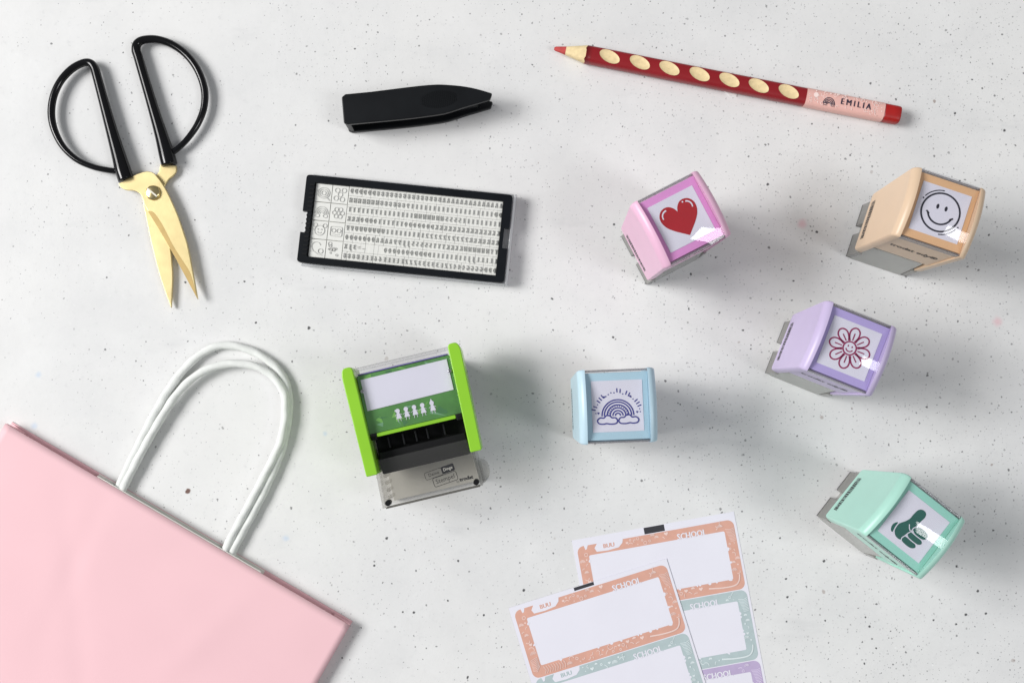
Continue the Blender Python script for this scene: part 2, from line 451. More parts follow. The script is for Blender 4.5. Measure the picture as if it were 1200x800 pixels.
def pastel_stamp(label, px_loc, ang, body, card, draw, ink):
    t = thing('rubber_stamp', label, 'stamp', (px_loc[0], px_loc[1], 0), R(ang), 'pastel stamps standing on the table')
    mb_ = plain('pastel_plastic', body, .36, var=.02, bump=.03, bscale=900)
    mc = plain('pastel_card', card, .5, var=.04)
    mi = plain('print_ink', ink, .55, var=.08)
    # clear grey base with its feet
    b = MB()
    b.prism([(-16.3, 0), (-15.0, 0), (-13.6, 27.5), (-14.6, 27.5)], -13.4, 12.4, 'x')
    b.box(-13.4, 12.4, 12.4, 13.6, 0, 34)
    b.box(-13.4, -12.2, -14.5, 12.4, 0, 34); b.box(11.2, 12.4, -14.5, 12.4, 0, 34)
    base = b.build('base', M_smoke, t, .25)
    for s in (-1, 1):
        for y0, y1 in ((-16.0, -4.4), (.2, 11.6)):
            f = MB(); f.prism([(s * 12.7, .9), (s * 15.9, .9), (s * 15.2, 14.5), (s * 12.7, 14.5)], y0, y1, 'y')
            fo = f.build('foot', M_foot, base, .3)
            MB().box(min(s * 12.7, s * 15.8), max(s * 12.7, s * 15.8), y0 + .1, y1 - .1, 0, .88).build('sole', M_dark, base)
    MB().box(-11.0, 10.0, -12.3, 12.0, 12, 58).build('ink_pad_holder', M_dark, t)
    # coloured cap
    for s in (-1, 1):
        top = [(16.3 - 32.6 * i / 18, 65.3 + 3.5 * (1 - ((16.3 - 32.6 * i / 18) / 16.3) ** 2)) for i in range(19)]
        prof = [(-15.6, 14.6), (14.0, 16.0)] + top
        rad = [1.6, 2.2] + [1.4] + [0] * 17 + [1.4]
        pr = round_poly(prof, rad, 4)
        p = MB(); m = len(pr)
        ar = sum(pr[i][0] * pr[(i + 1) % m][1] - pr[(i + 1) % m][0] * pr[i][1] for i in range(m))
        if ar < 0: pr = pr[::-1]
        secs = [(13.6, 0), (14.3, .06), (15.0, .3), (15.7, .75), (16.3, 1.4), (16.75, 2.3), (17.0, 3.4)]
        for x, ins in secs:          # the outer edges roll over softly
            for y, z in pr:
                k = max(0, min(1, (z - 15) / 48))
                p.v.append((s * x, y * (1 - ins * .25 / 16), z - ins * k + .12 * ins * (1 - k)))
        for a in range(len(secs) - 1):
            for i in range(m):
                l = (i + 1) % m
                f = (a * m + i, a * m + l, (a + 1) * m + l, (a + 1) * m + i)
                p.f.append(f if s > 0 else f[::-1]); p.m.append(0)
        for a, rev in ((0, True), (len(secs) - 1, False)):
            cap_v = [p.v[a * m + i] for i in range(m)]
            f = tuple(range(m))
            p.add(cap_v, [f[::-1] if rev == (s > 0) else f])
        sp = p.build('side_panel', mb_, t, smooth=True)
        if s < 0:
            q = MB(); y = -10.5; rnd = random.Random(3)
            while y < 8.5:
                w = rnd.choice((.35, .5, .7, .9)); z0 = 19.4
                gap = -1.2 < y < -.6
                if not gap:
                    q.add([(-17.06, y, z0), (-17.06, y, z0 + 4.2), (-17.06, y + w, z0 + 4.2), (-17.06, y + w, z0)], [(0, 1, 2, 3)])
                    if rnd.random() < .6:
                        q.add([(-17.06, y + w, z0 + .2), (-17.06, y + w, z0 + .7), (-17.06, y + w + .35, z0 + .7), (-17.06, y + w + .35, z0 + .2)], [(0, 1, 2, 3)])
                    if rnd.random() < .5:
                        q.add([(-17.06, y + w, z0 + 2.4), (-17.06, y + w, z0 + 3.1), (-17.06, y + w + .35, z0 + 3.1), (-17.06, y + w + .35, z0 + 2.4)], [(0, 1, 2, 3)])
                y += w + .3
            q.add([(-17.06, -.3, 23.9), (-17.06, -.3, 24.2), (-17.06, 8.8, 24.2), (-17.06, 8.8, 23.9)], [(0, 1, 2, 3)])
            q.build('printed_code', M_ink, sp)
    fp = MB().box(-13.55, 13.55, -15.4, -13.8, 31.5, 62.0).build('front_panel', mb_, t, .4)
    vs, fs = text_mesh('trodat edy\u00ae', 4.9)
    q = MB()
    for ox in (-.14, 0, .14):
        q.add([(a * .9 + ox, -15.46 - (ox + .14) * .1, b * 1.1 + 47.0) for a, b, _ in vs], fs)
    q.build('lettering', M_ink, fp)
    MB().box(-13.55, 13.55, 13.2, 14.6, 17.0, 62.0).build('back_panel', mb_, t, .4)
    MB().box(-13.55, 13.55, -14.6, 14.6, 61.0, 64.6).build('card', mc, t, .2)
    lab = MB().box(-11.1, 11.1, -11.1, 11.1, 64.65, 64.8).build('picture_label', M_white, t)
    d = MB(); draw(d, 64.9); d.build('print', [mi, M_white], lab)
    # clear window cap, arched front to back
    nx, ny = 8, 18; w = MB()
    def crown(x, y): return 66.2 + 3.4 * (1 - (y / 15.9) ** 2) - .0055 * x * x
    for dz in (0, -1.1):
        for k in range(ny + 1):
            for i in range(nx + 1):
                x, y = -13.5 + 27.0 * i / nx, -15.9 + 31.8 * k / ny
                w.v.append((x, y, crown(x, y) + dz))
    m = (nx + 1) * (ny + 1)
    for k in range(ny):
        for i in range(nx):
            q = k * (nx + 1) + i
            w.f += [(q, q + 1, q + nx + 2, q + nx + 1), (m + q, m + q + nx + 1, m + q + nx + 2, m + q + 1)]
    ring = list(range(nx + 1)) + [k * (nx + 1) + nx for k in range(1, ny + 1)] + [ny * (nx + 1) + i for i in range(nx - 1, -1, -1)] + [k * (nx + 1) for k in range(ny - 1, 0, -1)]
    w.m = [0] * len(w.f)
    for a, b in zip(ring, ring[1:] + ring[:1]): w.add([w.v[b], w.v[a], w.v[m + a], w.v[m + b]], [(0, 1, 2, 3)])
    o = w.build('window', M_clear, t, smooth=True)
    for y0, y1 in ((-15.8, -15.0), (15.0, 15.8)):
        MB().box(-13.4, 13.4, y0, y1, 61.4, 64.9).build('window_rim', M_rim, o, .2)
    return t

pastel_stamp('pink stamp with a red heart picture on top', (74.2, 79.6), 27.3, alb(248, 198, 226, .84), alb(218, 146, 204, 1.15), draw_heart, lin(176, 14, 30))
pastel_stamp('peach stamp with a black smiling face picture on top', (187.7, 82.5), -18.8, alb(244, 214, 182, .78), alb(224, 180, 134, 1.12), draw_smiley, lin(26, 26, 44))
pastel_stamp('lilac stamp with a magenta outlined flower picture on top', (146.7, 23.0), -22.0, alb(214, 199, 236, .84), alb(172, 158, 208, 1.2), draw_flower, lin(150, 24, 84))
pastel_stamp('pale blue stamp with a rainbow and clouds picture on top', (45.7, -2.0), 2.3, alb(200, 228, 242, .87), alb(176, 208, 220, 1.12), draw_rainbow, lin(56, 58, 140))
pastel_stamp('mint green stamp with a dark green thumbs up picture on top', (172.8, -53.7), -38.6, alb(184, 234, 218, .86), alb(144, 204, 186, 1.2), draw_thumb, lin(14, 92, 80))

# ------------------------------------------------------------------ green stamp lying on its back
def green_stamp():
    a = P(430, 557, 35); b = P(565, 528, 35); c = (a + b) / 2
    t = thing('rubber_stamp', 'lime green stamp lying on its back with a clear smoky base', 'stamp', (c.x, c.y, 0), R(13.2))
    lime = plain('lime_plastic', alb(156, 220, 58, .84), .24, var=.03)
    green = plain('green_card', lin(84, 142, 70), .5, var=.25, vscale=70)
    smoke = clear('grey_clear_plastic', (.945, .94, .93), .025, (.48, .475, .46), .05)
    pale = plain('inner_plate', lin(196, 193, 185), .5, var=.06)
    for s in (-1, 1):
        poly = [(s * 27.2, 0), (s * 28.3, 51), (s * 22.5, 51), (s * 21.8, 0)]
        p = MB().prism(round_poly(poly, [.8, 5.2, 2.0, .8], 5), 17, 37.5, 'z')
        p.build('side_arm', lime, t, 2.4, 5)
    # top: card with name paper behind a clear window
    cap = MB().box(-22.1, 22.1, 18.6, 46.2, 27, 33.0).build('card', green, t, .2)
    fac = MB(); rnd = random.Random(5)
    for k in range(26):
        x, y = rnd.uniform(-20, 19), rnd.choice((rnd.uniform(19.2, 27), rnd.uniform(43.2, 45)))
        pts = [(max(-21.4, min(21.4, x + rnd.uniform(-4, 4))), max(18.9, min(46, y + rnd.uniform(-2.8, 2.8)))) for _ in range(3)]
        fac.flat(pts, 33.04 + k * .002, k % 3)
    fac.build('facets', [plain('facet_a', lin(120, 182, 84), .5), plain('facet_b', lin(70, 124, 74), .5), plain('facet_c', lin(116, 166, 122), .5)], cap)
    pp = MB().prism([(-20.6, 29.4), (20.6, 30.0), (20.6, 44.6), (-20.6, 44.2)], 33.2, 33.4).build('name_paper', M_white, t)
    fg = MB()
    for x in (-7.0, -3.1, .8, 4.7, 9.2):
        fg.flat(circle(x, 26.3, 1.05, 14), 33.25)
        fg.flat([(x - .5, 25.6), (x - 1.35, 22.7), (x + 1.35, 22.7), (x + .5, 25.6)], 33.252)
        for k in (-.6, .6): fg.stroke([(x + k, 22.7), (x + k * 1.3, 21.4)], .22, 33.254)
        for k in (-1, 1): fg.stroke([(x + k * .5, 25.0), (x + k * 1.7, 24.2)], .2, 33.256)
    fg.flat(circle(-8.0, 26.6, .4, 8), 33.258); fg.flat([(8.7, 27.2), (9.2, 28.4), (9.7, 27.2)], 33.258)
    fg.build('children_print', M_white, cap)
    w = MB().prism([(17.4, 34.2), (46.5, 34.2), (49.0, 33.4), (50.4, 31), (50.4, 20), (49.2, 20), (49.2, 30.6), (48.3, 32.2), (46.3, 33.0 + .55), (17.4, 33.55)], -22.15, 22.15, 'x')
    w.build('window', M_clear, t, .3, 2)
    MB().box(-21.4, 21.4, 46.4, 47.0, 27, 33.4).build('card_edge', plain('violet_edge', lin(110, 104, 160), .4), t)
    MB().box(-18.8, 18.8, 16.7, 18.5, 28, 34.0).build('lower_lip', lime, t, .5)
    for s in (-1, 1):
        MB().box(min(s * 18.9, s * 21.7), max(s * 18.9, s * 21.7), 15.6, 18.5, 27, 34.0).build('hinge_block', M_dark, t, .4)
        MB().prism(circle(s * 20.9, 38.8, .9, 14), 33.6, 34.5).build('rivet', plain('steel_pin', (.5, .5, .52, 1), .25, metal=1), t, .2)
    # black mechanism
    MB().box(-21.6, 21.6, 1.0, 27.0, 2, 22).build('mechanism_block', M_dark, t, .3)
    MB().box(-23.5, 23.5, 17.5, 45.5, 0, 26.5).build('cap_interior', M_dark, t, .8)
    for x in (-15, -8, -2, 3.5, 11.5):
        MB().box(x, x + .7, 10.5, 15.6, 20, 29).build('rib', M_black, t, .1)
    pad = MB().box(-21.0, 21.0, -1.0, 9.5, 18, 27.5).build('ink_pad_holder', M_dark, t, .6)
    # smoky base
    base = MB()
    base.prism([(-22.6, -16.4), (22.6, -16.4), (21.2, 6.2), (-21.2, 6.2)], 30.4, 31.6)
    fr = base.build('base', smoke, t, .3)
    for s in (-1, 1):
        MB().prism([(s * 22.7, -16.2), (s * 23.9, -16.2), (s * 22.9, 20), (s * 21.4, 20)], 0, 31.8).build('base_wall', smoke, fr, .3)
        if s > 0: MB().prism(round_poly([(s * 24.0, -16.3), (s * 27.6, -13.5), (s * 27.0, -7.0), (s * 24.0, -5.5)], [.3, 2, 2, .3]), 0, 18).build('foot', smoke, fr, .6)
        MB().prism(circle(s * 21.0, -14.2, 1.35, 16), 26, 31.9).build('corner_stud', M_dark, fr, .3)
    MB().box(-21.8, 21.8, -15.6, 0, 0.2, 4.0).build('back_plate', pale, fr, .3)
    MB().box(-22.4, 22.4, -16.6, -16.0, 26.0, 31.7).build('bottom_rim', plain('rim_grey', lin(96, 94, 90), .4), fr, .15)
    for k in range(4):
        MB().box(-21.4, -19.6, -13 + k * 3.4, -11.4 + k * 3.4, 10, 24).build('rib', smoke, fr, .4)
    # printed maker's mark
    lg = MB(); z = 31.72; rot = R(6)
    def rp(pts, cx, cy): return [(cx + x * math.cos(rot) - y * math.sin(rot), cy + x * math.sin(rot) + y * math.cos(rot)) for x, y in pts]
    lg.stroke(rp(rrect(-5.7, 5.7, -2.1, 2.1, .8, 3), 7.4, -9.4), .26, z, True)
    put_text(lg, 'Stempel', 3.1, 7.4, -9.4, z, rot, .92)
    lg.stroke(rp(rrect(-4.2, 4.2, -1.7, 1.7, .7, 3), 2.7, -5.9), .2, z, True)
    put_text(lg, 'Deine', 2.3, 2.7, -5.9, z, rot, .95)
    lg.flat(rp(rrect(-3.1, 3.1, -1.7, 1.7, .6, 3), 9.6, -5.0), z + .02)
    put_text(lg, 'Dinge', 2.0, 9.6, -5.0, z + .05, rot, .95, mat=1)
    put_text(lg, 'trodat', 2.5, 17.0, -11.3, z, 0, 1.0, .16)
    put_text(lg, 'by', 1.5, 12.9, -11.9, z, 0)
    lg.build('lettering', [M_ink, pale], fr)
green_stamp()

# ------------------------------------------------------------------ case with rubber letters
def type_case():
    z = 8.0
    tl, tr, br, bl = P(358.8, 204.7, z), P(599.8, 228, z), P(591.5, 331.8, z), P(348.5, 306.4, z)
    c = (tl + tr + br + bl) / 4; ux = (tr - tl + br - bl); ang = math.atan2(ux.y, ux.x)
    W = ((tr - tl).length + (br - bl).length) / 4; D = ((tl - bl).length + (tr - br).length) / 4
    t = thing('letter_case', 'flat black tray of small white rubber letters and picture tiles', 'letter case', (c.x, c.y, 0), ang)
    glass = clear('clear_tray', (.95, .955, .96), .3, (.88, .89, .91), .05)
    tray = MB()
    tray.box(-W + .5, W + 2.0, -D - 1.0, D + .7, 0, .8)
    tray.box(W + .4, W + 2.0, -D - 1.0, D + .7, .8, 7.4); tray.box(-W + 3, W + .4, -D - 1.0, -D - .3, .8, 7.0); tray.box(-W + 3, W + .4, D + .1, D + .7, .8, 7.2)
    tray.build('tray', glass, t, .3)
    frame_m = plain('case_black', (.004, .0055, .008, 1), .4, spec=.22, var=.2, bump=.06)
    ox, oy = W, D
    # opening for the rubber
    x0, x1, y0, y1 = -W + 4.6, W - 4.2, -D + 3.2, D - 3.6
    k = 10
    outline_l = [(-ox, -oy), (-ox, -oy + 15.0), (-ox + 2.4, -oy + 15.0), (-ox + 2.4, -oy + 25.6), (-ox, -oy + 25.6), (-ox, oy)]
    fr = MB()
    fr.prism(round_poly([(-ox, oy), (ox, oy), (ox, oy - .0001 - (oy - y1)), (-ox, y1)][:2] + [(ox, y1), (-ox, y1)], [2.2, 2.2, 0, 0]), 4.6, z)
    fr.prism(round_poly([(-ox, y0), (ox, y0), (ox, -oy), (-ox, -oy)], [0, 0, 2.2, 2.2]), 4.6, z)
    fr.box(-ox, x0, y0, -oy + 15.0, 4.6, z); fr.box(-ox, x0, -oy + 25.6, y1, 4.6, z); fr.box(-ox + 2.4, x0, -oy + 15.0, -oy + 25.6, 4.6, z - .02)
    fr.box(x1, ox, y0, -oy + 17.0, 4.6, z); fr.box(x1, ox, -oy + 27.2, y1, 4.6, z); fr.box(x1, ox - 2.6, -oy + 17.0, -oy + 27.2, 4.6, z - .02)
    f = fr.build('frame', frame_m, t)
    cm = MB()
    for i in range(17):
        y = y0 + .6 + i * (y1 - y0 - 1.4) / 16.5
        cm.box(x0 - 2.4, x0 - .2, y, y + .9, z, z + .5)
    o = cm.build('comb_teeth', M_black, f); o['kind'] = 'stuff'
    rub = plain('white_rubber', lin(226, 226, 221), .6, var=.03, vscale=200)
    gly = plain('rubber_relief_shade', lin(194, 194, 191), .6, var=.06)  # same white rubber; shading of the raised relief put into a greyer colour
    MB().box(x0, x1, y0, y1, 3.0, 5.2).build('rubber_sheet', rub, t)
    # letters, 8 rows
    rows = ['DDDDDD888888888888B8BAAAAAAAAAAAAAA', 'HHHHHHH8888889IIIIIIIIIIIIIIIIIIIDD', 'TTTTTTTIIIIIIIINNNNNNN5555IIIIIIIII', 'RRRODOOTTTTTTOOOOOODKKKKKKKKKKKKKKK',
            'VVUUUUUUUIIIIIIIII2222222222RRRRRRR', 'OOOOOOOAAAA99JJ55555YYYKKKKNNNNNNYY', 'XJ3=-    0000000DDDDIIIIIIIIJJLLLLL', '8888EEE66EEEEEZZZ33333EZZ444GGGGDDD']
    lx0 = x0 + 17.0; pw = (x1 - lx0 - .3) / 35; ph = (y1 - y0) / 8
    cache = {}
    def tile_mesh(ch):
        if ch in cache: return cache[ch]
        b = MB().box(-pw * .495, pw * .495, -ph * .488, ph * .488, 5.2, 6.6)
        if ch != ' ':
            vs, fs = text_mesh(ch, 3.5, .35, 1)
            wx = max(v[0] for v in vs) - min(v[0] for v in vs)
            kx = min(1.0, pw * .44 / max(wx, .2))
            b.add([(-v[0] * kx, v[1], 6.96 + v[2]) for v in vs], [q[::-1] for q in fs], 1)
        me = bpy.data.meshes.new('letter_tile')
        me.from_pydata([(x * MM, y * MM, q * MM) for x, y, q in b.v], [], b.f)
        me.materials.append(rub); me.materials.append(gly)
        me.polygons.foreach_set('material_index', b.m); me.update()
        cache[ch] = me
        return me
    for r, row in enumerate(rows):
        for i, ch in enumerate(row[:35]):
            o = link('letter_tile', tile_mesh(ch), t)
            o.location = Vector((lx0 + pw * (i + .5), y1 - ph * (r + .5), random.uniform(-.12, .12))) * MM
            o.rotation_euler = (0, 0, random.uniform(-.02, .02))
    rnd = random.Random(11); tw = 8.25; th = (y1 - y0) / 4
    for r in range(4):
        for k in range(2):
            cx, cy = x0 + .4 + tw * (k + .5), y1 - th * (r + .5)
            b = MB().box(cx - tw * .48, cx + tw * .48, cy - th * .48, cy + th * .48, 5.2, 6.7)
            po = b.build('picture_tile', rub, t)
            d = MB(); zz = 7.0; kind = r * 2 + k
            if kind == 0:
                for q in (3, 2.1, 1.1): d.stroke(circle(cx, cy, q, 20, q * .9), .26, zz, True)
                d.stroke([(cx + 2, cy - 2.4), (cx + 3.2, cy - 3.4)], .5, zz)
            elif kind == 1:
                for sx, sy in ((-1.6, 2), (1.7, 2.2), (0, 0), (-1.9, -2), (1.2, -2.4)): d.stroke(circle(cx + sx, cy + sy, 1.15, 12), .26, zz, True)
            elif kind == 2:
                for q in (3.2, 2.4, 1.6, .8): d.stroke(arc(cx, cy - 1.2, q, 0, 180, 16, q * 1.15), .26, zz)
                for sx in (-2, 2): d.stroke(circle(cx + sx, cy - 2.2, 1.1, 12, .8), .26, zz, True)
            elif kind == 3:
                for q in range(6): d.stroke(circle(cx + 2 * math.cos(q * 1.05), cy + 2 * math.sin(q * 1.05), 1.0, 12), .26, zz, True)
                d.stroke(circle(cx, cy, .8, 10), .26, zz, True)
            elif kind == 4:
                d.stroke(circle(cx, cy - .2, 2.5, 18), .26, zz, True)
                for sx in (-1, 1): d.stroke(circle(cx + sx * 2.4, cy + 2.3, 1.0, 10), .26, zz, True); d.flat(circle(cx + sx * .9, cy + .3, .35, 8), zz)
                d.stroke(arc(cx, cy - .6, 1, 200, 340, 8), .35, zz)
            elif kind == 5:
                d.stroke(rrect(cx - 2.9, cx + 2.9, cy - 2.4, cy + 2.4, .8, 3), .26, zz, True)
                for sx in (-1.3, 1.3): d.stroke(circle(cx + sx, cy + .4, 1.0, 12), .26, zz, True)
                d.stroke([(cx - 1.8, cy - 1.5), (cx + 1.8, cy - 1.5)], .26, zz)
            elif kind == 6:
                d.stroke(arc(cx - .8, cy + 1, 2.2, 20, 200, 12), .28, zz); d.stroke([(cx - 2.9, cy + .2), (cx - 2, cy - 1.4), (cx + .4, cy - 2.8), (cx + 2.6, cy - 3.2)], .26, zz)
                d.stroke(circle(cx + 1.6, cy - 1.2, 1.2, 12), .26, zz, True)
            else:
                for q in range(9): d.stroke(circle(cx + rnd.uniform(-2.6, 2.6), cy + rnd.uniform(-3, 3), rnd.uniform(.4, .9), 10), .26, zz, True)
            # give the drawing its raised height
            d2 = MB(); d2.v = list(d.v); d2.f = list(d.f); d2.m = list(d.m)
            n = len(d2.v); d2.v += [(x, y, 6.72) for x, y, _ in d.v]
            for fce in d.f:
                for a in range(len(fce)):
                    i, j = fce[a], fce[(a + 1) % len(fce)]
                    d2.f.append((j, i, i + n, j + n)); d2.m.append(0)
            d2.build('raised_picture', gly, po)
type_case()

# ------------------------------------------------------------------ scissors
def scissors():
    o0 = P(178, 225)
    t = thing('scissors', 'open scissors with black loop handles and pale gold blades', 'scissors', (o0.x, o0.y, 0), 0)
    gold = plain('gold_metal', (.83, .68, .35, 1), .38, metal=.78, var=.05, vscale=120, bump=.05, bscale=1500)
    gold_d = plain('gold_ground_edge', (.50, .36, .15, 1), .5, metal=.7, var=.06, vscale=300)
    brass = plain('brass_screw', (.74, .60, .30, 1), .22, metal=1)
    blk = plain('black_lacquer', (.004, .004, .005, 1), .14, spec=.35, var=.2)
    def L(x, y, z): return tuple(P(x, y, z) - Vector((o0.x, o0.y, 0)))
    def blade(pts, z0, z1):
        q = [Vector((x, y, 0)) for x, y in pts]; o = []
        for i, p in enumerate(q):           # soften gentle bends, keep the sharp points
            a_, b_ = q[i - 1], q[(i + 1) % len(q)]
            if (p - a_).angle(b_ - p) < 1.0:
                o += [p + (a_ - p) * .25 - (a_ + b_ - 2 * p) * 0, p * .8 + (a_ + b_) * .1, p + (b_ - p) * .25]
            else: o.append(p)
        return MB().prism([L(p.x, p.y, z1)[:2] for p in o], z0, z1)
    A = [(138.7, 215), (153.7, 207), (164, 202.5), (172.5, 200.5), (180, 202), (188.7, 212.5), (196, 225), (207.5, 250), (215, 272), (220, 287.5), (227.5, 327.5), (231.7, 351), (224, 337),
         (215, 320), (200, 292.5), (185, 267), (173, 247), (169, 240), (167.5, 235), (165, 227.5), (157.5, 223), (147.5, 223), (140, 219)]
    B = [(187.5, 192.5), (206, 193.7), (207, 200), (203, 206), (197.5, 210), (193.5, 216), (190, 226), (191, 240), (195, 262), (200, 293), (202.3, 320), (202, 335), (200.5, 361), (195, 347), (187.5, 325), (182, 305),
         (176, 280), (171, 255), (167, 236), (168, 222), (176, 209), (186, 203)]
    bl = blade(B, 1.2, 2.9).build('blade', gold, t, .35, 2)
    bl2 = blade(A, 3.0, 4.8).build('blade', gold, t, .35, 2)
    ed = [(173, 247), (178, 247.5), (181.5, 250), (190, 262.5), (202.5, 287.5), (213, 304), (222.5, 318), (227, 333), (231.2, 350), (224, 336.5), (215, 319.5), (200, 292), (185, 266.5)]
    blade(ed, 4.6, 4.86).build('ground_edge', gold_d, bl2)
    s0 = L(178.3, 225.5, 6.2)
    sc = MB()
    prof = [(3.7, 4.8), (3.7, 5.5), (3.35, 6.0), (2.6, 6.25), (.01, 6.4)]
    n = 28
    for r, zz in prof: sc.v += [(s0[0] + r * math.cos(2 * math.pi * i / n), s0[1] + r * math.sin(2 * math.pi * i / n), zz) for i in range(n)]
    for k in range(len(prof) - 1):
        for i in range(n):
            sc.f.append((k * n + i, k * n + (i + 1) % n, (k + 1) * n + (i + 1) % n, (k + 1) * n + i)); sc.m.append(0)
    so = sc.build('screw', brass, t, smooth=True)
    a = R(-40); q = MB()
    q.prism([(s0[0] + u * math.cos(a) - v * math.sin(a), s0[1] + u * math.sin(a) + v * math.cos(a)) for u, v in ((-3.1, -.38), (3.1, -.38), (3.1, .38), (-3.1, .38))], 6.0, 6.46)
    q.build('slot', plain('slot_light', (.82, .78, .66, 1), .5), so)
    # handles: a thick straight shaft that thins into the bow
    def handle(shaft, bow, zc):
        path = shaft + bow
        pts = smooth_path([L(x, y, zc) for x, y, _ in path], 8)
        rr = [Vector((r * 1.08 + .12, 0, 0)) for _, _, r in path]
        rad = [v.x for v in smooth_path(rr, 8)]
        MB().tube(pts, rad, 18).build('handle', blk, t, smooth=True)
    handle([(148, 211, 3.5), (144, 199, 3.5), (138, 178, 3.0), (130, 150, 2.5), (121, 117, 2.15), (114, 91, 2.0), (110.5, 79.5, 1.9)],
           [(105, 73.8, 1.75), (96, 74.5, 1.65), (83, 82, 1.65), (70.5, 96, 1.6), (62.5, 114, 1.6), (60.2, 134, 1.6), (64, 153, 1.5), (74, 172, 1.4), (90, 187, 1.3), (109, 195.5, 1.25), (127, 199.5, 1.25), (137, 200.5, 1.25)], 4.0)
    handle([(198.5, 193, 3.5), (195.5, 181, 3.5), (189, 158, 2.9), (180.5, 130, 2.4), (171, 98, 2.15), (162.5, 69, 2.05), (159.5, 59, 2.0)],
           [(161, 51.5, 1.9), (168.5, 47, 1.75), (184, 46.5, 1.7), (202, 52.5, 1.65), (219, 65, 1.6), (232, 83, 1.6), (239.5, 105, 1.6), (239, 126, 1.5), (232, 145, 1.4), (222, 160, 1.3), (212, 171, 1.25), (202, 179, 1.25)], 3.6)
scissors()

# ------------------------------------------------------------------ plastic tweezers
def tweezers():
    o0 = P(489, 130)
    t = thing('tweezers', 'black plastic tweezers with a ribbed thumb grip', 'tweezers', (o0.x, o0.y, 0), 0)
    blk = plain('tweezer_plastic', (.005, .006, .0075, 1), .38, spec=.28, var=.15, bump=.05)
    zt = 17.0
    def L(x, y, z): return tuple((P(x, y, z) - Vector((o0.x, o0.y, 0)))[:2])
    top = [(110, 185), (132, 165), (300, 149), (450, 130), (600, 112), (680, 105), (750, 103), (870, 112), (970, 130), (1074, 160), (1060, 200), (980, 224), (900, 247), (830, 270), (760, 290), (640, 308), (500, 325), (300, 344), (148, 358), (124, 350)]
    top = top[:2] + [tuple(p[:2]) for p in smooth_path([(*p, 0) for p in top[2:10]], 3)] + [tuple(p[:2]) for p in smooth_path([(*p, 0) for p in top[10:18]], 3)] + top[18:]
    out = [L(380 + x / 5.4545, 80 + y / 5.4545, zt) for x, y in top]
    MB().prism(out, zt - 2.6, zt).build('jaw', blk, t, .6, 3)
    low = MB().prism(out, 0, 3.0).build('jaw', blk, t, .6, 3)
    cxm = sum(p[0] for p in out) / len(out); cym = sum(p[1] for p in out) / len(out)
    web = [(cxm - 3 + (x - cxm) * .88, cym + (y - cym) * .62) for x, y in out]
    MB().prism(web, 2.8, zt - 2.4).build('web', blk, t)
    hinge = [L(380 + x / 5.4545, 80 + y / 5.4545, zt) for x, y in ((113, 185), (134, 168), (160, 166), (165, 353), (150, 355), (127, 348))]
    MB().prism(hinge, 2.5, zt - 2).build('hinge', blk, t, .3)
    gx, gy = L(380 + 730 / 5.4545, 80 + 198 / 5.4545, zt)
    g = MB(); rot = R(7)
    for k in range(-9, 10):
        x = k * .92; hy = 4.2 * math.sqrt(max(0, 1 - (x / 9.2) ** 2))
        p = [(x - .22, -hy), (x + .22, -hy), (x + .22, hy), (x - .22, hy)]
        g.prism([(gx + a * math.cos(rot) - b * math.sin(rot), gy + a * math.sin(rot) + b * math.cos(rot)) for a, b in p], zt - .1, zt + .28)
    g.build('grip_ribs', blk, t)
tweezers()

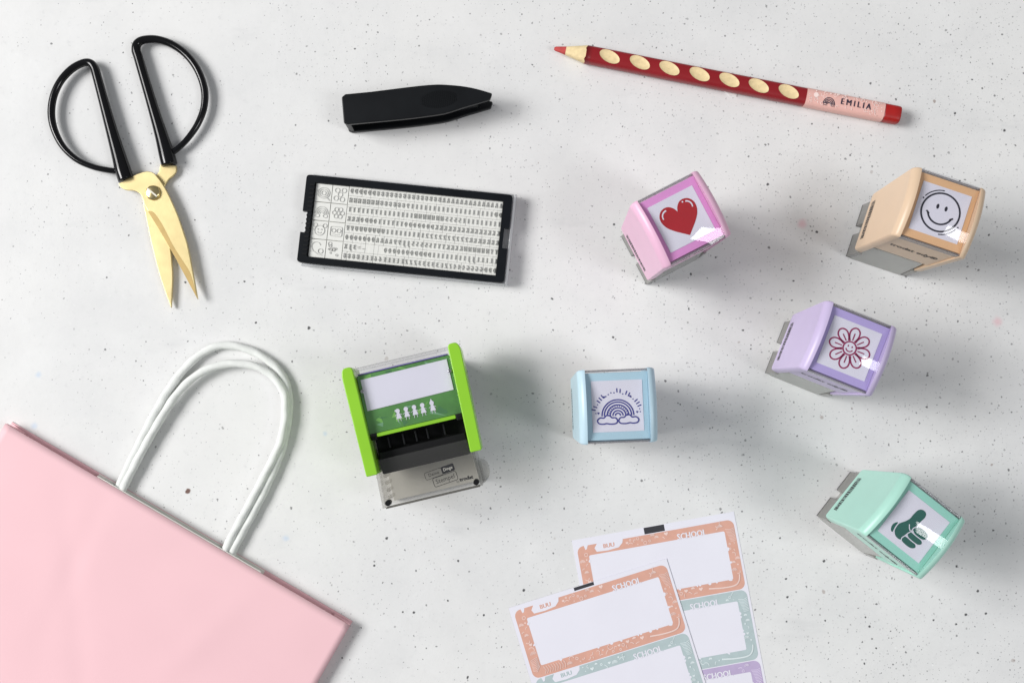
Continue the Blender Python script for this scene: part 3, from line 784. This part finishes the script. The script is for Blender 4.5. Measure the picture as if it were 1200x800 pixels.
# ------------------------------------------------------------------ pencil
def pencil():
    zc = 4.3
    tip = P(649, 57, zc); end = P(1053, 136, zc)
    d = end - tip; ang = math.atan2(d.y, d.x); Lr = d.length
    t = thing('pencil', 'red colouring pencil with oval wood grip dimples and a pink name sticker', 'pencil', (tip.x, tip.y, 0), ang)
    red = plain('red_lacquer', alb(150, 26, 34, .88), .38, var=.06, bump=.1, bscale=900)
    red_e = plain('red_end', alb(180, 24, 20, .85), .45, var=.12, vscale=200)
    wood = plain('bare_wood', lin(234, 212, 164), .6, var=.10, vscale=500)
    lead = plain('red_lead', lin(186, 76, 74), .6, spec=.2, var=.15, vscale=400)
    pinks = plain('sticker_pink', alb(238, 188, 178, .95), .45, var=.03)
    def sect(k=1.0, n=30):
        # rounded triangle-like cross-section, flat face up
        o = []
        for i in range(n):
            a = 2 * math.pi * i / n
            cx, sx = math.cos(a), math.sin(a)
            x = 4.45 * math.copysign(abs(cx) ** .62, cx); y = 4.1 * math.copysign(abs(sx) ** .62, sx)
            x *= 1 - .10 * max(0, -y / 4.1)
            o.append((x * k, y * k))
        return o
    def loft(stations, mat, name, cap=True):
        b = MB(); n = 30
        for x, k in stations: b.v += [(x, y, z + zc - .1) for y, z in sect(k, n)]
        for i in range(len(stations) - 1):
            for j in range(n):
                l = (j + 1) % n
                b.f.append((i * n + j, (i + 1) * n + j, (i + 1) * n + l, i * n + l)[::-1]); b.m.append(0)
        b.add(b.v[:n], [tuple(range(n))]); k0 = (len(stations) - 1) * n; b.add(b.v[k0:k0 + n], [tuple(range(n))[::-1]])
        b.f = [f[::-1] for f in b.f]
        o = b.build(name, mat, t, smooth=True)
        for p in o.data.polygons:
            if len(p.vertices) > 6: p.use_smooth = False
        return o
    def X(px, py): return (P(px, py, zc + 4) - tip).dot(d.normalized())
    xw = X(686, 64)
    body = loft([(xw, 1)] + [(xw + 3.5 + i * 3.4, 1) for i in range(38)] + [(X(1052, 135) - .2, 1)], red, 'body')
    for v in body.data.vertices:          # scalloped edge left by the sharpener
        if v.co.x < (xw + 1) * MM:
            v.co.x += (.9 * abs(math.sin(2.5 * math.atan2(v.co.z - zc * MM, v.co.y) + .4)) - .3) * MM
    # dimples cut into the upper face
    cen = [(714.2, 67.5), (749.6, 74.3), (784.3, 80.9), (819.7, 88), (854.5, 95), (888.9, 102), (923.9, 109.4)]
    cut = MB(); bowls = []
    yoff = 0
    for px, py in cen:
        x = X(px, py); n = 24; zz = zc + 4.0
        vs = []; fs = []; c0, s0 = math.cos(R(-17)), math.sin(R(-17))
        def ell(u, v, zz0, rx, ry): return (x + c0 * u * rx - s0 * v * ry, s0 * u * rx + c0 * v * ry, zz0)
        for ring, (k, dz) in enumerate(((1.18, 1.0), (1.0, 0), (.82, -.36), (.5, -.58), (.02, -.66))):
            vs += [ell(math.cos(2 * math.pi * i / n), math.sin(2 * math.pi * i / n), zz + dz, 5.5 * k, 3.05 * k) for i in range(n)]
        for r_ in range(4):
            for i in range(n): fs.append((r_ * n + i, (r_ + 1) * n + i, (r_ + 1) * n + (i + 1) % n, r_ * n + (i + 1) % n)[::-1])
        fs.append(tuple(range(n))); fs.append(tuple(4 * n + i for i in range(n))[::-1])
        cut.add(vs, [f[::-1] for f in fs])
        # wood lining of the dimple
        lv = []; lf = []
        for k, dz in ((1.0, 0), (.82, -.36), (.5, -.58), (.02, -.66)):
            lv += [ell(math.cos(2 * math.pi * i / n), math.sin(2 * math.pi * i / n), zz + dz + .03, 5.45 * k, 3.0 * k) for i in range(n)]
        for r_ in range(3):
            for i in range(n): lf.append((r_ * n + i, r_ * n + (i + 1) % n, (r_ + 1) * n + (i + 1) % n, (r_ + 1) * n + i))
        bowls.append((lv, lf))
    co = cut.build('dimple_cutter', wood)
    co.parent = t
    bo = body.modifiers.new('cut', 'BOOLEAN'); bo.object = co; bo.operation = 'DIFFERENCE'; bo.solver = 'EXACT'
    bpy.context.view_layer.update()
    dg = bpy.context.evaluated_depsgraph_get()
    me = bpy.data.meshes.new_from_object(body.evaluated_get(dg))
    body.modifiers.clear()
    if len(me.polygons) > 50: body.data = me
    bpy.data.objects.remove(co)
    for lv, lf in bowls: MB().add(lv, lf).build('grip_dimple', wood, t, smooth=True)
    # sharpened end
    loft([(0.2, .14), (1.0, .24), (X(663, 60), .45), (X(667, 60), .52)], lead, 'lead')
    loft([(X(662.5, 60), .44), (xw - .2, .955), (xw + .4, .97)], wood, 'sharpened_cone')
    xe = X(1037, 130)
    loft([(X(1038, 131), 1.005), (X(1051, 135), 1.005), (Lr - .6, .99), (Lr, .93)], red_e, 'end_cap')
    st = loft([(X(945.5, 112), 1.035), (xe, 1.035)], pinks, 'name_sticker')
    z = zc + 4.1 * 1.035 - .04
    x0, x1 = X(946, 112), xe
    dd = MB(); rnd = random.Random(2)
    for k in range(110):
        x, y = rnd.uniform(x0 + 1, x1 - 1), rnd.uniform(-3.3, 3.3)
        if x0 + 14 < x < x1 - 7 and abs(y) < 1.7: continue
        if rnd.random() < .5: dd.flat(circle(x, y, rnd.uniform(.15, .4), 8), z + .05)
        else: dd.stroke(arc(x, y, rnd.uniform(.5, 1.1), rnd.uniform(0, 180), rnd.uniform(200, 330), 8), .22, z + .05)
    dd.flat(circle(x0 + 4.3, 1.0, 1.25, 16), z + .06)
    dd.build('sticker_pattern', plain('sticker_white', lin(250, 228, 222), .5), st)
    tx = MB(); put_text(tx, 'E M I L I A', 4.3, x0 + 24.5, .1, z + .08, 0, .82, .12)
    cx = x0 + 11.2
    for r in (.7, 1.4, 2.1, 2.8): tx.stroke(arc(cx, -2.4, r, 0, 180, 16, r * 1.15), .42, z + .08)
    for s in (-1, 1): tx.stroke(circle(cx + s * 1.9, -2.7, .8, 10, .55), .25, z + .09, True)
    tx.build('lettering', plain('navy_ink', lin(40, 36, 60), .5), st)
pencil()
w = P(855, 110.5)
fl = MB(); fl.prism([(w.x - 3.0, w.y + 1.4), (w.x - .5, w.y - .8), (w.x + 1.4, w.y - .9), (w.x + 3.4, w.y - 1.5), (w.x + 3.6, w.y + .2), (w.x + .6, w.y + 1.6)], .02, .5)
o = fl.build('paper_scrap', plain('scrap_white', lin(240, 240, 238), .6), None, .15)
o['label'] = 'tiny torn white paper scrap beside the red pencil'; o['category'] = 'paper scrap'

# ------------------------------------------------------------------ sheets of name labels
def label_sheet(label, tl, tr, z0, length, cols, mark, seed, margin):
    a, b = P(*tl, z0), P(*tr, z0)
    u = b - a; ang = math.atan2(u.y, u.x); W = u.length
    t = thing('label_sheet', label, 'label sheet', (a.x, a.y, 0), ang)
    # the sheet lifts a touch at its upper corners
    sh = MB(); nx, ny = 10, 14
    def zz(x, y): return z0
    sh.box(0, W, -length, 0, z0 - .14, z0)
    so = sh.build('paper', M_white, t)
    if mark:
        MB().flat([(mark[0], mark[1]), (mark[0] + 10.2, mark[1]), (mark[0] + 10.2, mark[2]), (mark[0], mark[2])], z0 + .03).build('print_mark', plain('mark_ink', lin(52, 52, 58), .6), so)
    pitch = 34.6
    for k, (col, col2) in enumerate(cols):
        y1 = -margin - pitch * k; y0 = y1 - 34.2; x0, x1 = 1.8, W - 1.2
        if y0 < -length + 1: y0 = -length + 1
        rnd = random.Random(seed + k)
        # frame with a cut-out for the name field; the inner edge is slightly ragged
        fr = MB()
        i0, i1, j0, j1 = x0 + 5.2, x1 - 5.2, y0 + 5.4, y1 - 5.0
        n = 60
        outer = rrect(x0, x1, y0, y1, 3.2, 6)
        cx, cy = (x0 + x1) / 2, (y0 + y1) / 2
        inner = []
        for p in outer:
            # same number of points on the inner rounded edge
            pass
        inner = rrect(i0, i1, j0, j1, .8, 6)
        m = len(outer)
        zl = z0 + .03
        fr.add([(x, y, zl) for x, y in outer] + [(x, y, zl) for x, y in inner], [(i, (i + 1) % m, m + (i + 1) % m, m + i) for i in range(m)])
        fr_m = plain('label_ink', col, .6, var=.05, vscale=200)
        lo = fr.build('label_frame', fr_m, so)
        dk = MB(); zi = [zl + .02]; seen = []
        def zn():
            zi[0] += .0015
            return zi[0]
        # torn-looking blobs that bite into the inner edge
        for q in range(14):
            s_ = rnd.random()
            if s_ < .5: x, y = rnd.uniform(i0, i1), j0
            else: x, y = (i1 if rnd.random() < .5 else i0), rnd.uniform(j0, j1)
            dk.flat(circle(x, y, rnd.uniform(.5, 1.1), 10, rnd.uniform(.4, .8), rnd.uniform(0, 180)), zn(), 0)
        # white banner with three letters
        dk.flat([(x0 + 10.2, y1 + .15), (x0 + 8.6, y1 - 2.0), (x0 + 9.4, y1 - 3.9), (x0 + 15, y1 - 4.2), (x0 + 20.5, y1 - 3.6), (x0 + 22.6, y1 - 1.8), (x0 + 23.2, y1 + .15)], zn(), 0)
        put_text(dk, 'BUU', 2.9, x0 + 15.8, y1 - 1.9, zn(), 0, 1, .12, 1)
        dk.flat([(x0 + 3.6, y1 + .1), (x0 + 5.6, y1 + .1), (x0 + 4.8, y1 - 1.8), (x0 + 4.0, y1 - 2.0)], zn(), 0)
        put_text(dk, 'SCHOOL', 4.3, x0 + 57.0, y1 - 4.0, zn(), 0, .84, .16, 0)
        # doodles round the frame
        def spot():
            s_ = rnd.random()
            if s_ < .28: return rnd.uniform(x0 + 24, x1 - 2), y1 - rnd.uniform(1.0, 4)
            if s_ < .62: return rnd.uniform(x0 + 2, x1 - 2), y0 + rnd.uniform(1.2, 4.2)
            return (x0 + rnd.uniform(1.2, 4) if rnd.random() < .5 else x1 - rnd.uniform(1.2, 4)), rnd.uniform(y0 + 3, y1 - 4)
        for q in range(420):
            x, y = spot(); kd = rnd.randrange(6); r = rnd.uniform(.5, 1.2)
            if any((x - a) ** 2 + (y - b) ** 2 < 3.6 for a, b in seen) or (x0 + 7.5 < x < x0 + 24 and y > y1 - 5) or (x > x1 - 5.5 and y > y1 - 11) or (x < x0 + 18 and y < y0 + 9) or (x > x1 - 19 and y < y0 + 8): continue
            seen.append((x, y))
            if abs(x - (x0 + 57)) < 11 and y > y1 - 6: continue
            if kd == 0: dk.stroke(circle(x, y, r * .7, 10), .3, zn(), True, 2)
            elif kd == 1:
                hh = [(x + .9 * r * math.sin(a) ** 3, y + r * .055 * (13 * math.cos(a) - 5 * math.cos(2 * a) - 2 * math.cos(3 * a) - math.cos(4 * a))) for a in (2 * math.pi * i / 18 for i in range(18))]
                dk.flat(hh, zn(), 2)
            elif kd == 2:
                for rr in (1, .65, .35): dk.stroke(arc(x, y, r * rr * 1.2, 0, 180, 10), .27, zn(), mat=2)
            elif kd == 3:
                a = rnd.uniform(0, 3.1); dk.stroke([(x - r * math.cos(a), y - r * math.sin(a)), (x, y + .3), (x + r * math.cos(a), y + r * math.sin(a))], .32, zn(), mat=2)
            elif kd == 4: a0 = rnd.uniform(0, 360); dk.stroke(arc(x, y, r * 1.2, a0, a0 + rnd.uniform(110, 240), 12), .34, zn(), mat=2)
            else: dk.flat(circle(x, y, r * .4, 8), zn(), 2)
        # hatching in two corners and a swoosh
        for q in range(9):
            dk.stroke([(x1 - 4.8 + .2 * q, y1 - 4.2 - q * .75), (x1 - 2, y1 - 4.6 - q * .72), (x1 - .4, y1 - 4.0 - q * .75)], .27, zn(), mat=2)
            dk.stroke([(x0 + 6 + q * 1.3, y0 + 1.0), (x0 + 7 + q * 1.25, y0 + 2.6), (x0 + 6.2 + q * 1.3, y0 + 4.6)], .3, zn(), mat=2)
            dk.stroke([(x0 + .8, y0 + 4 + q * .6), (x0 + 2.6, y0 + 3 + q * .8), (x0 + 4.6, y0 + 5.4 + q * .55)], .27, zn(), mat=2)
        dk.stroke([tuple(p[:2]) for p in smooth_path([(x1 - 18, y0 + 3.0, 0), (x1 - 11, y0 + 2.2, 0), (x1 - 5, y0 + 2.4, 0), (x1 - 2.6, y0 + 4.4, 0), (x1 - 1.8, y0 + 7.4, 0)], 5)], .7, zn(), mat=2)
        dk.build('doodles', [M_white, fr_m, plain('doodle_tint', col2, .6)], lo)
    return t
C_OR, C_OR2 = lin(218, 166, 148), lin(236, 208, 200)
C_MI, C_MI2 = lin(180, 196, 198), lin(222, 232, 234)
C_PU, C_PU2 = lin(188, 172, 206), lin(226, 214, 238)
label_sheet('sheet of school name labels with orange, mint and lilac frames, lying underneath', (670, 633), (860, 599), .18, 105, [(C_OR, C_OR2), (C_MI, C_MI2), (C_PU, C_PU2)], (36.0, -.1, -3.3), 40, 3.6)
label_sheet('sheet of school name labels lying on top of the other sheet', (596, 712), (781, 654), .55, 105, [(C_OR, C_OR2), (C_MI, C_MI2), (C_PU, C_PU2)], (33.4, -.1, -1.7), 40, 2.3)

# ------------------------------------------------------------------ paper bag
def paper_bag():
    zf = 6.6
    a, b = P(5, 496, zf), P(410, 733, zf)
    u = b - a; ang = math.atan2(u.y, u.x); W = u.length
    t = thing('paper_bag', 'pink paper gift bag lying flat with white twisted cord handles', 'bag', (a.x, a.y, 0), ang)
    pink = plain('pink_paper', alb(250, 206, 212, .905), .7, spec=.25, var=.018, vscale=25, bump=.12, bscale=1400)
    LN = 260
    from mathutils import noise as mn
    g = MB(); nx, ny = 60, 70
    def fz(x, y):
        e = min(1, x / 14, (W - x) / 14); e = max(0, e)
        puff = .5 * math.sin(math.pi * max(0, min(1, x / W))) * min(1, -y / 60)
        n = mn.noise(Vector((x * .012 + 3, y * .012, 0))) * .3 + mn.noise(Vector((x * .035, y * .035, 5))) * .25
        dent = -.3 * math.exp(-((x - 60 + y * .12) / 5) ** 2) * math.exp(-((y + 38) / 34) ** 2)
        dent2 = .3 * math.exp(-((x - 150 - y * .3) / 6) ** 2) * math.exp(-((y + 40) / 30) ** 2)
        ridge = -.3 * math.exp(-((x + y * .75 - 32) / 7) ** 2)
        return zf - 1.0 + e * (puff + n * min(1, -y / 25) + dent + dent2 + ridge * min(1, -y / 40))
    for j in range(ny + 1):
        for i in range(nx + 1):
            x, y = W * i / nx, -LN * j / ny
            g.v.append((x, y, fz(x, y)))
    for j in range(ny):
        for i in range(nx):
            q = j * (nx + 1) + i
            g.f.append((q, q + nx + 1, q + nx + 2, q + 1)); g.m.append(0)
    o = g.build('front_panel', pink, t, smooth=True)
    so = o.modifiers.new('thickness', 'SOLIDIFY'); so.thickness = .0003; so.offset = -1
    MB().box(.4, W - .2, -LN, 1.0, .2, .6).build('back_panel', pink, t)
    for x0, s in ((W - .5, -1), (.5, 1)):
        gs = MB(); n = 14
        prof = [(x0, .7), (x0 + s * 3.2, 1.4), (x0 + s * 9, 2.8), (x0 + s * 3.2, 4.2), (x0, zf - 1.5)]
        for y in (-LN + 1, .3): gs.v += [(x, y, z) for x, z in prof]
        gs.f = [(i, i + 1, i + 6, i + 5) for i in range(4)]; gs.m = [0] * 4
        go = gs.build('side_gusset', pink, t)
        so = go.modifiers.new('thickness', 'SOLIDIFY'); so.thickness = .0003
    patch = plain('kraft_white', lin(236, 236, 230), .65, var=.03)
    def LX(px, py, z):
        v = P(px, py, z) - a; c, s = math.cos(-ang), math.sin(-ang)
        return (v.x * c - v.y * s, v.x * s + v.y * c, z)
    q0 = LX(112, 558, 7)[0]; q1 = LX(306, 668, 7)[0]
    MB().box(q0, q1, -40, .5, 4.8, 5.0).build('handle_patch', patch, t)
    MB().box(q0 - 1, q1 + 1, -40, .8, .9, 1.1).build('handle_patch', patch, t)
    cord = plain('paper_cord', lin(230, 232, 229), .85, spec=.15, var=.05, vscale=250, bump=.5, bscale=1800)
    def zc(px, py): return (px / 1.952, 390 + py / 1.952)
    outer = [(252, 395), (272, 352), (310, 272), (350, 192), (390, 124), (430, 74), (470, 42), (512, 28), (562, 36), (612, 62), (647, 100), (661, 148), (658, 205), (643, 272), (614, 342), (580, 410), (548, 468), (530, 505), (515, 540)]
    inner = [(262, 395), (280, 358), (318, 284), (356, 216), (400, 146), (440, 104), (482, 80), (530, 70), (582, 76), (622, 98), (648, 134), (653, 184), (641, 250), (608, 320), (570, 392), (534, 458), (514, 498), (495, 535)]
    for pts, zb, zm in ((outer, 2.3, 2.3), (inner, 2.7, 4.6)):
        m = len(pts)
        path = [Vector(LX(*zc(*p), zb + (zm - zb) * math.sin(math.pi * i / (m - 1)))) for i, p in enumerate(pts)]
        sp = smooth_path(path, 22)
        MB().tube(sp, 1.95, 20, lobes=2, twist=.55, amp=.05).build('handle_cord', cord, t, smooth=True)
paper_bag()
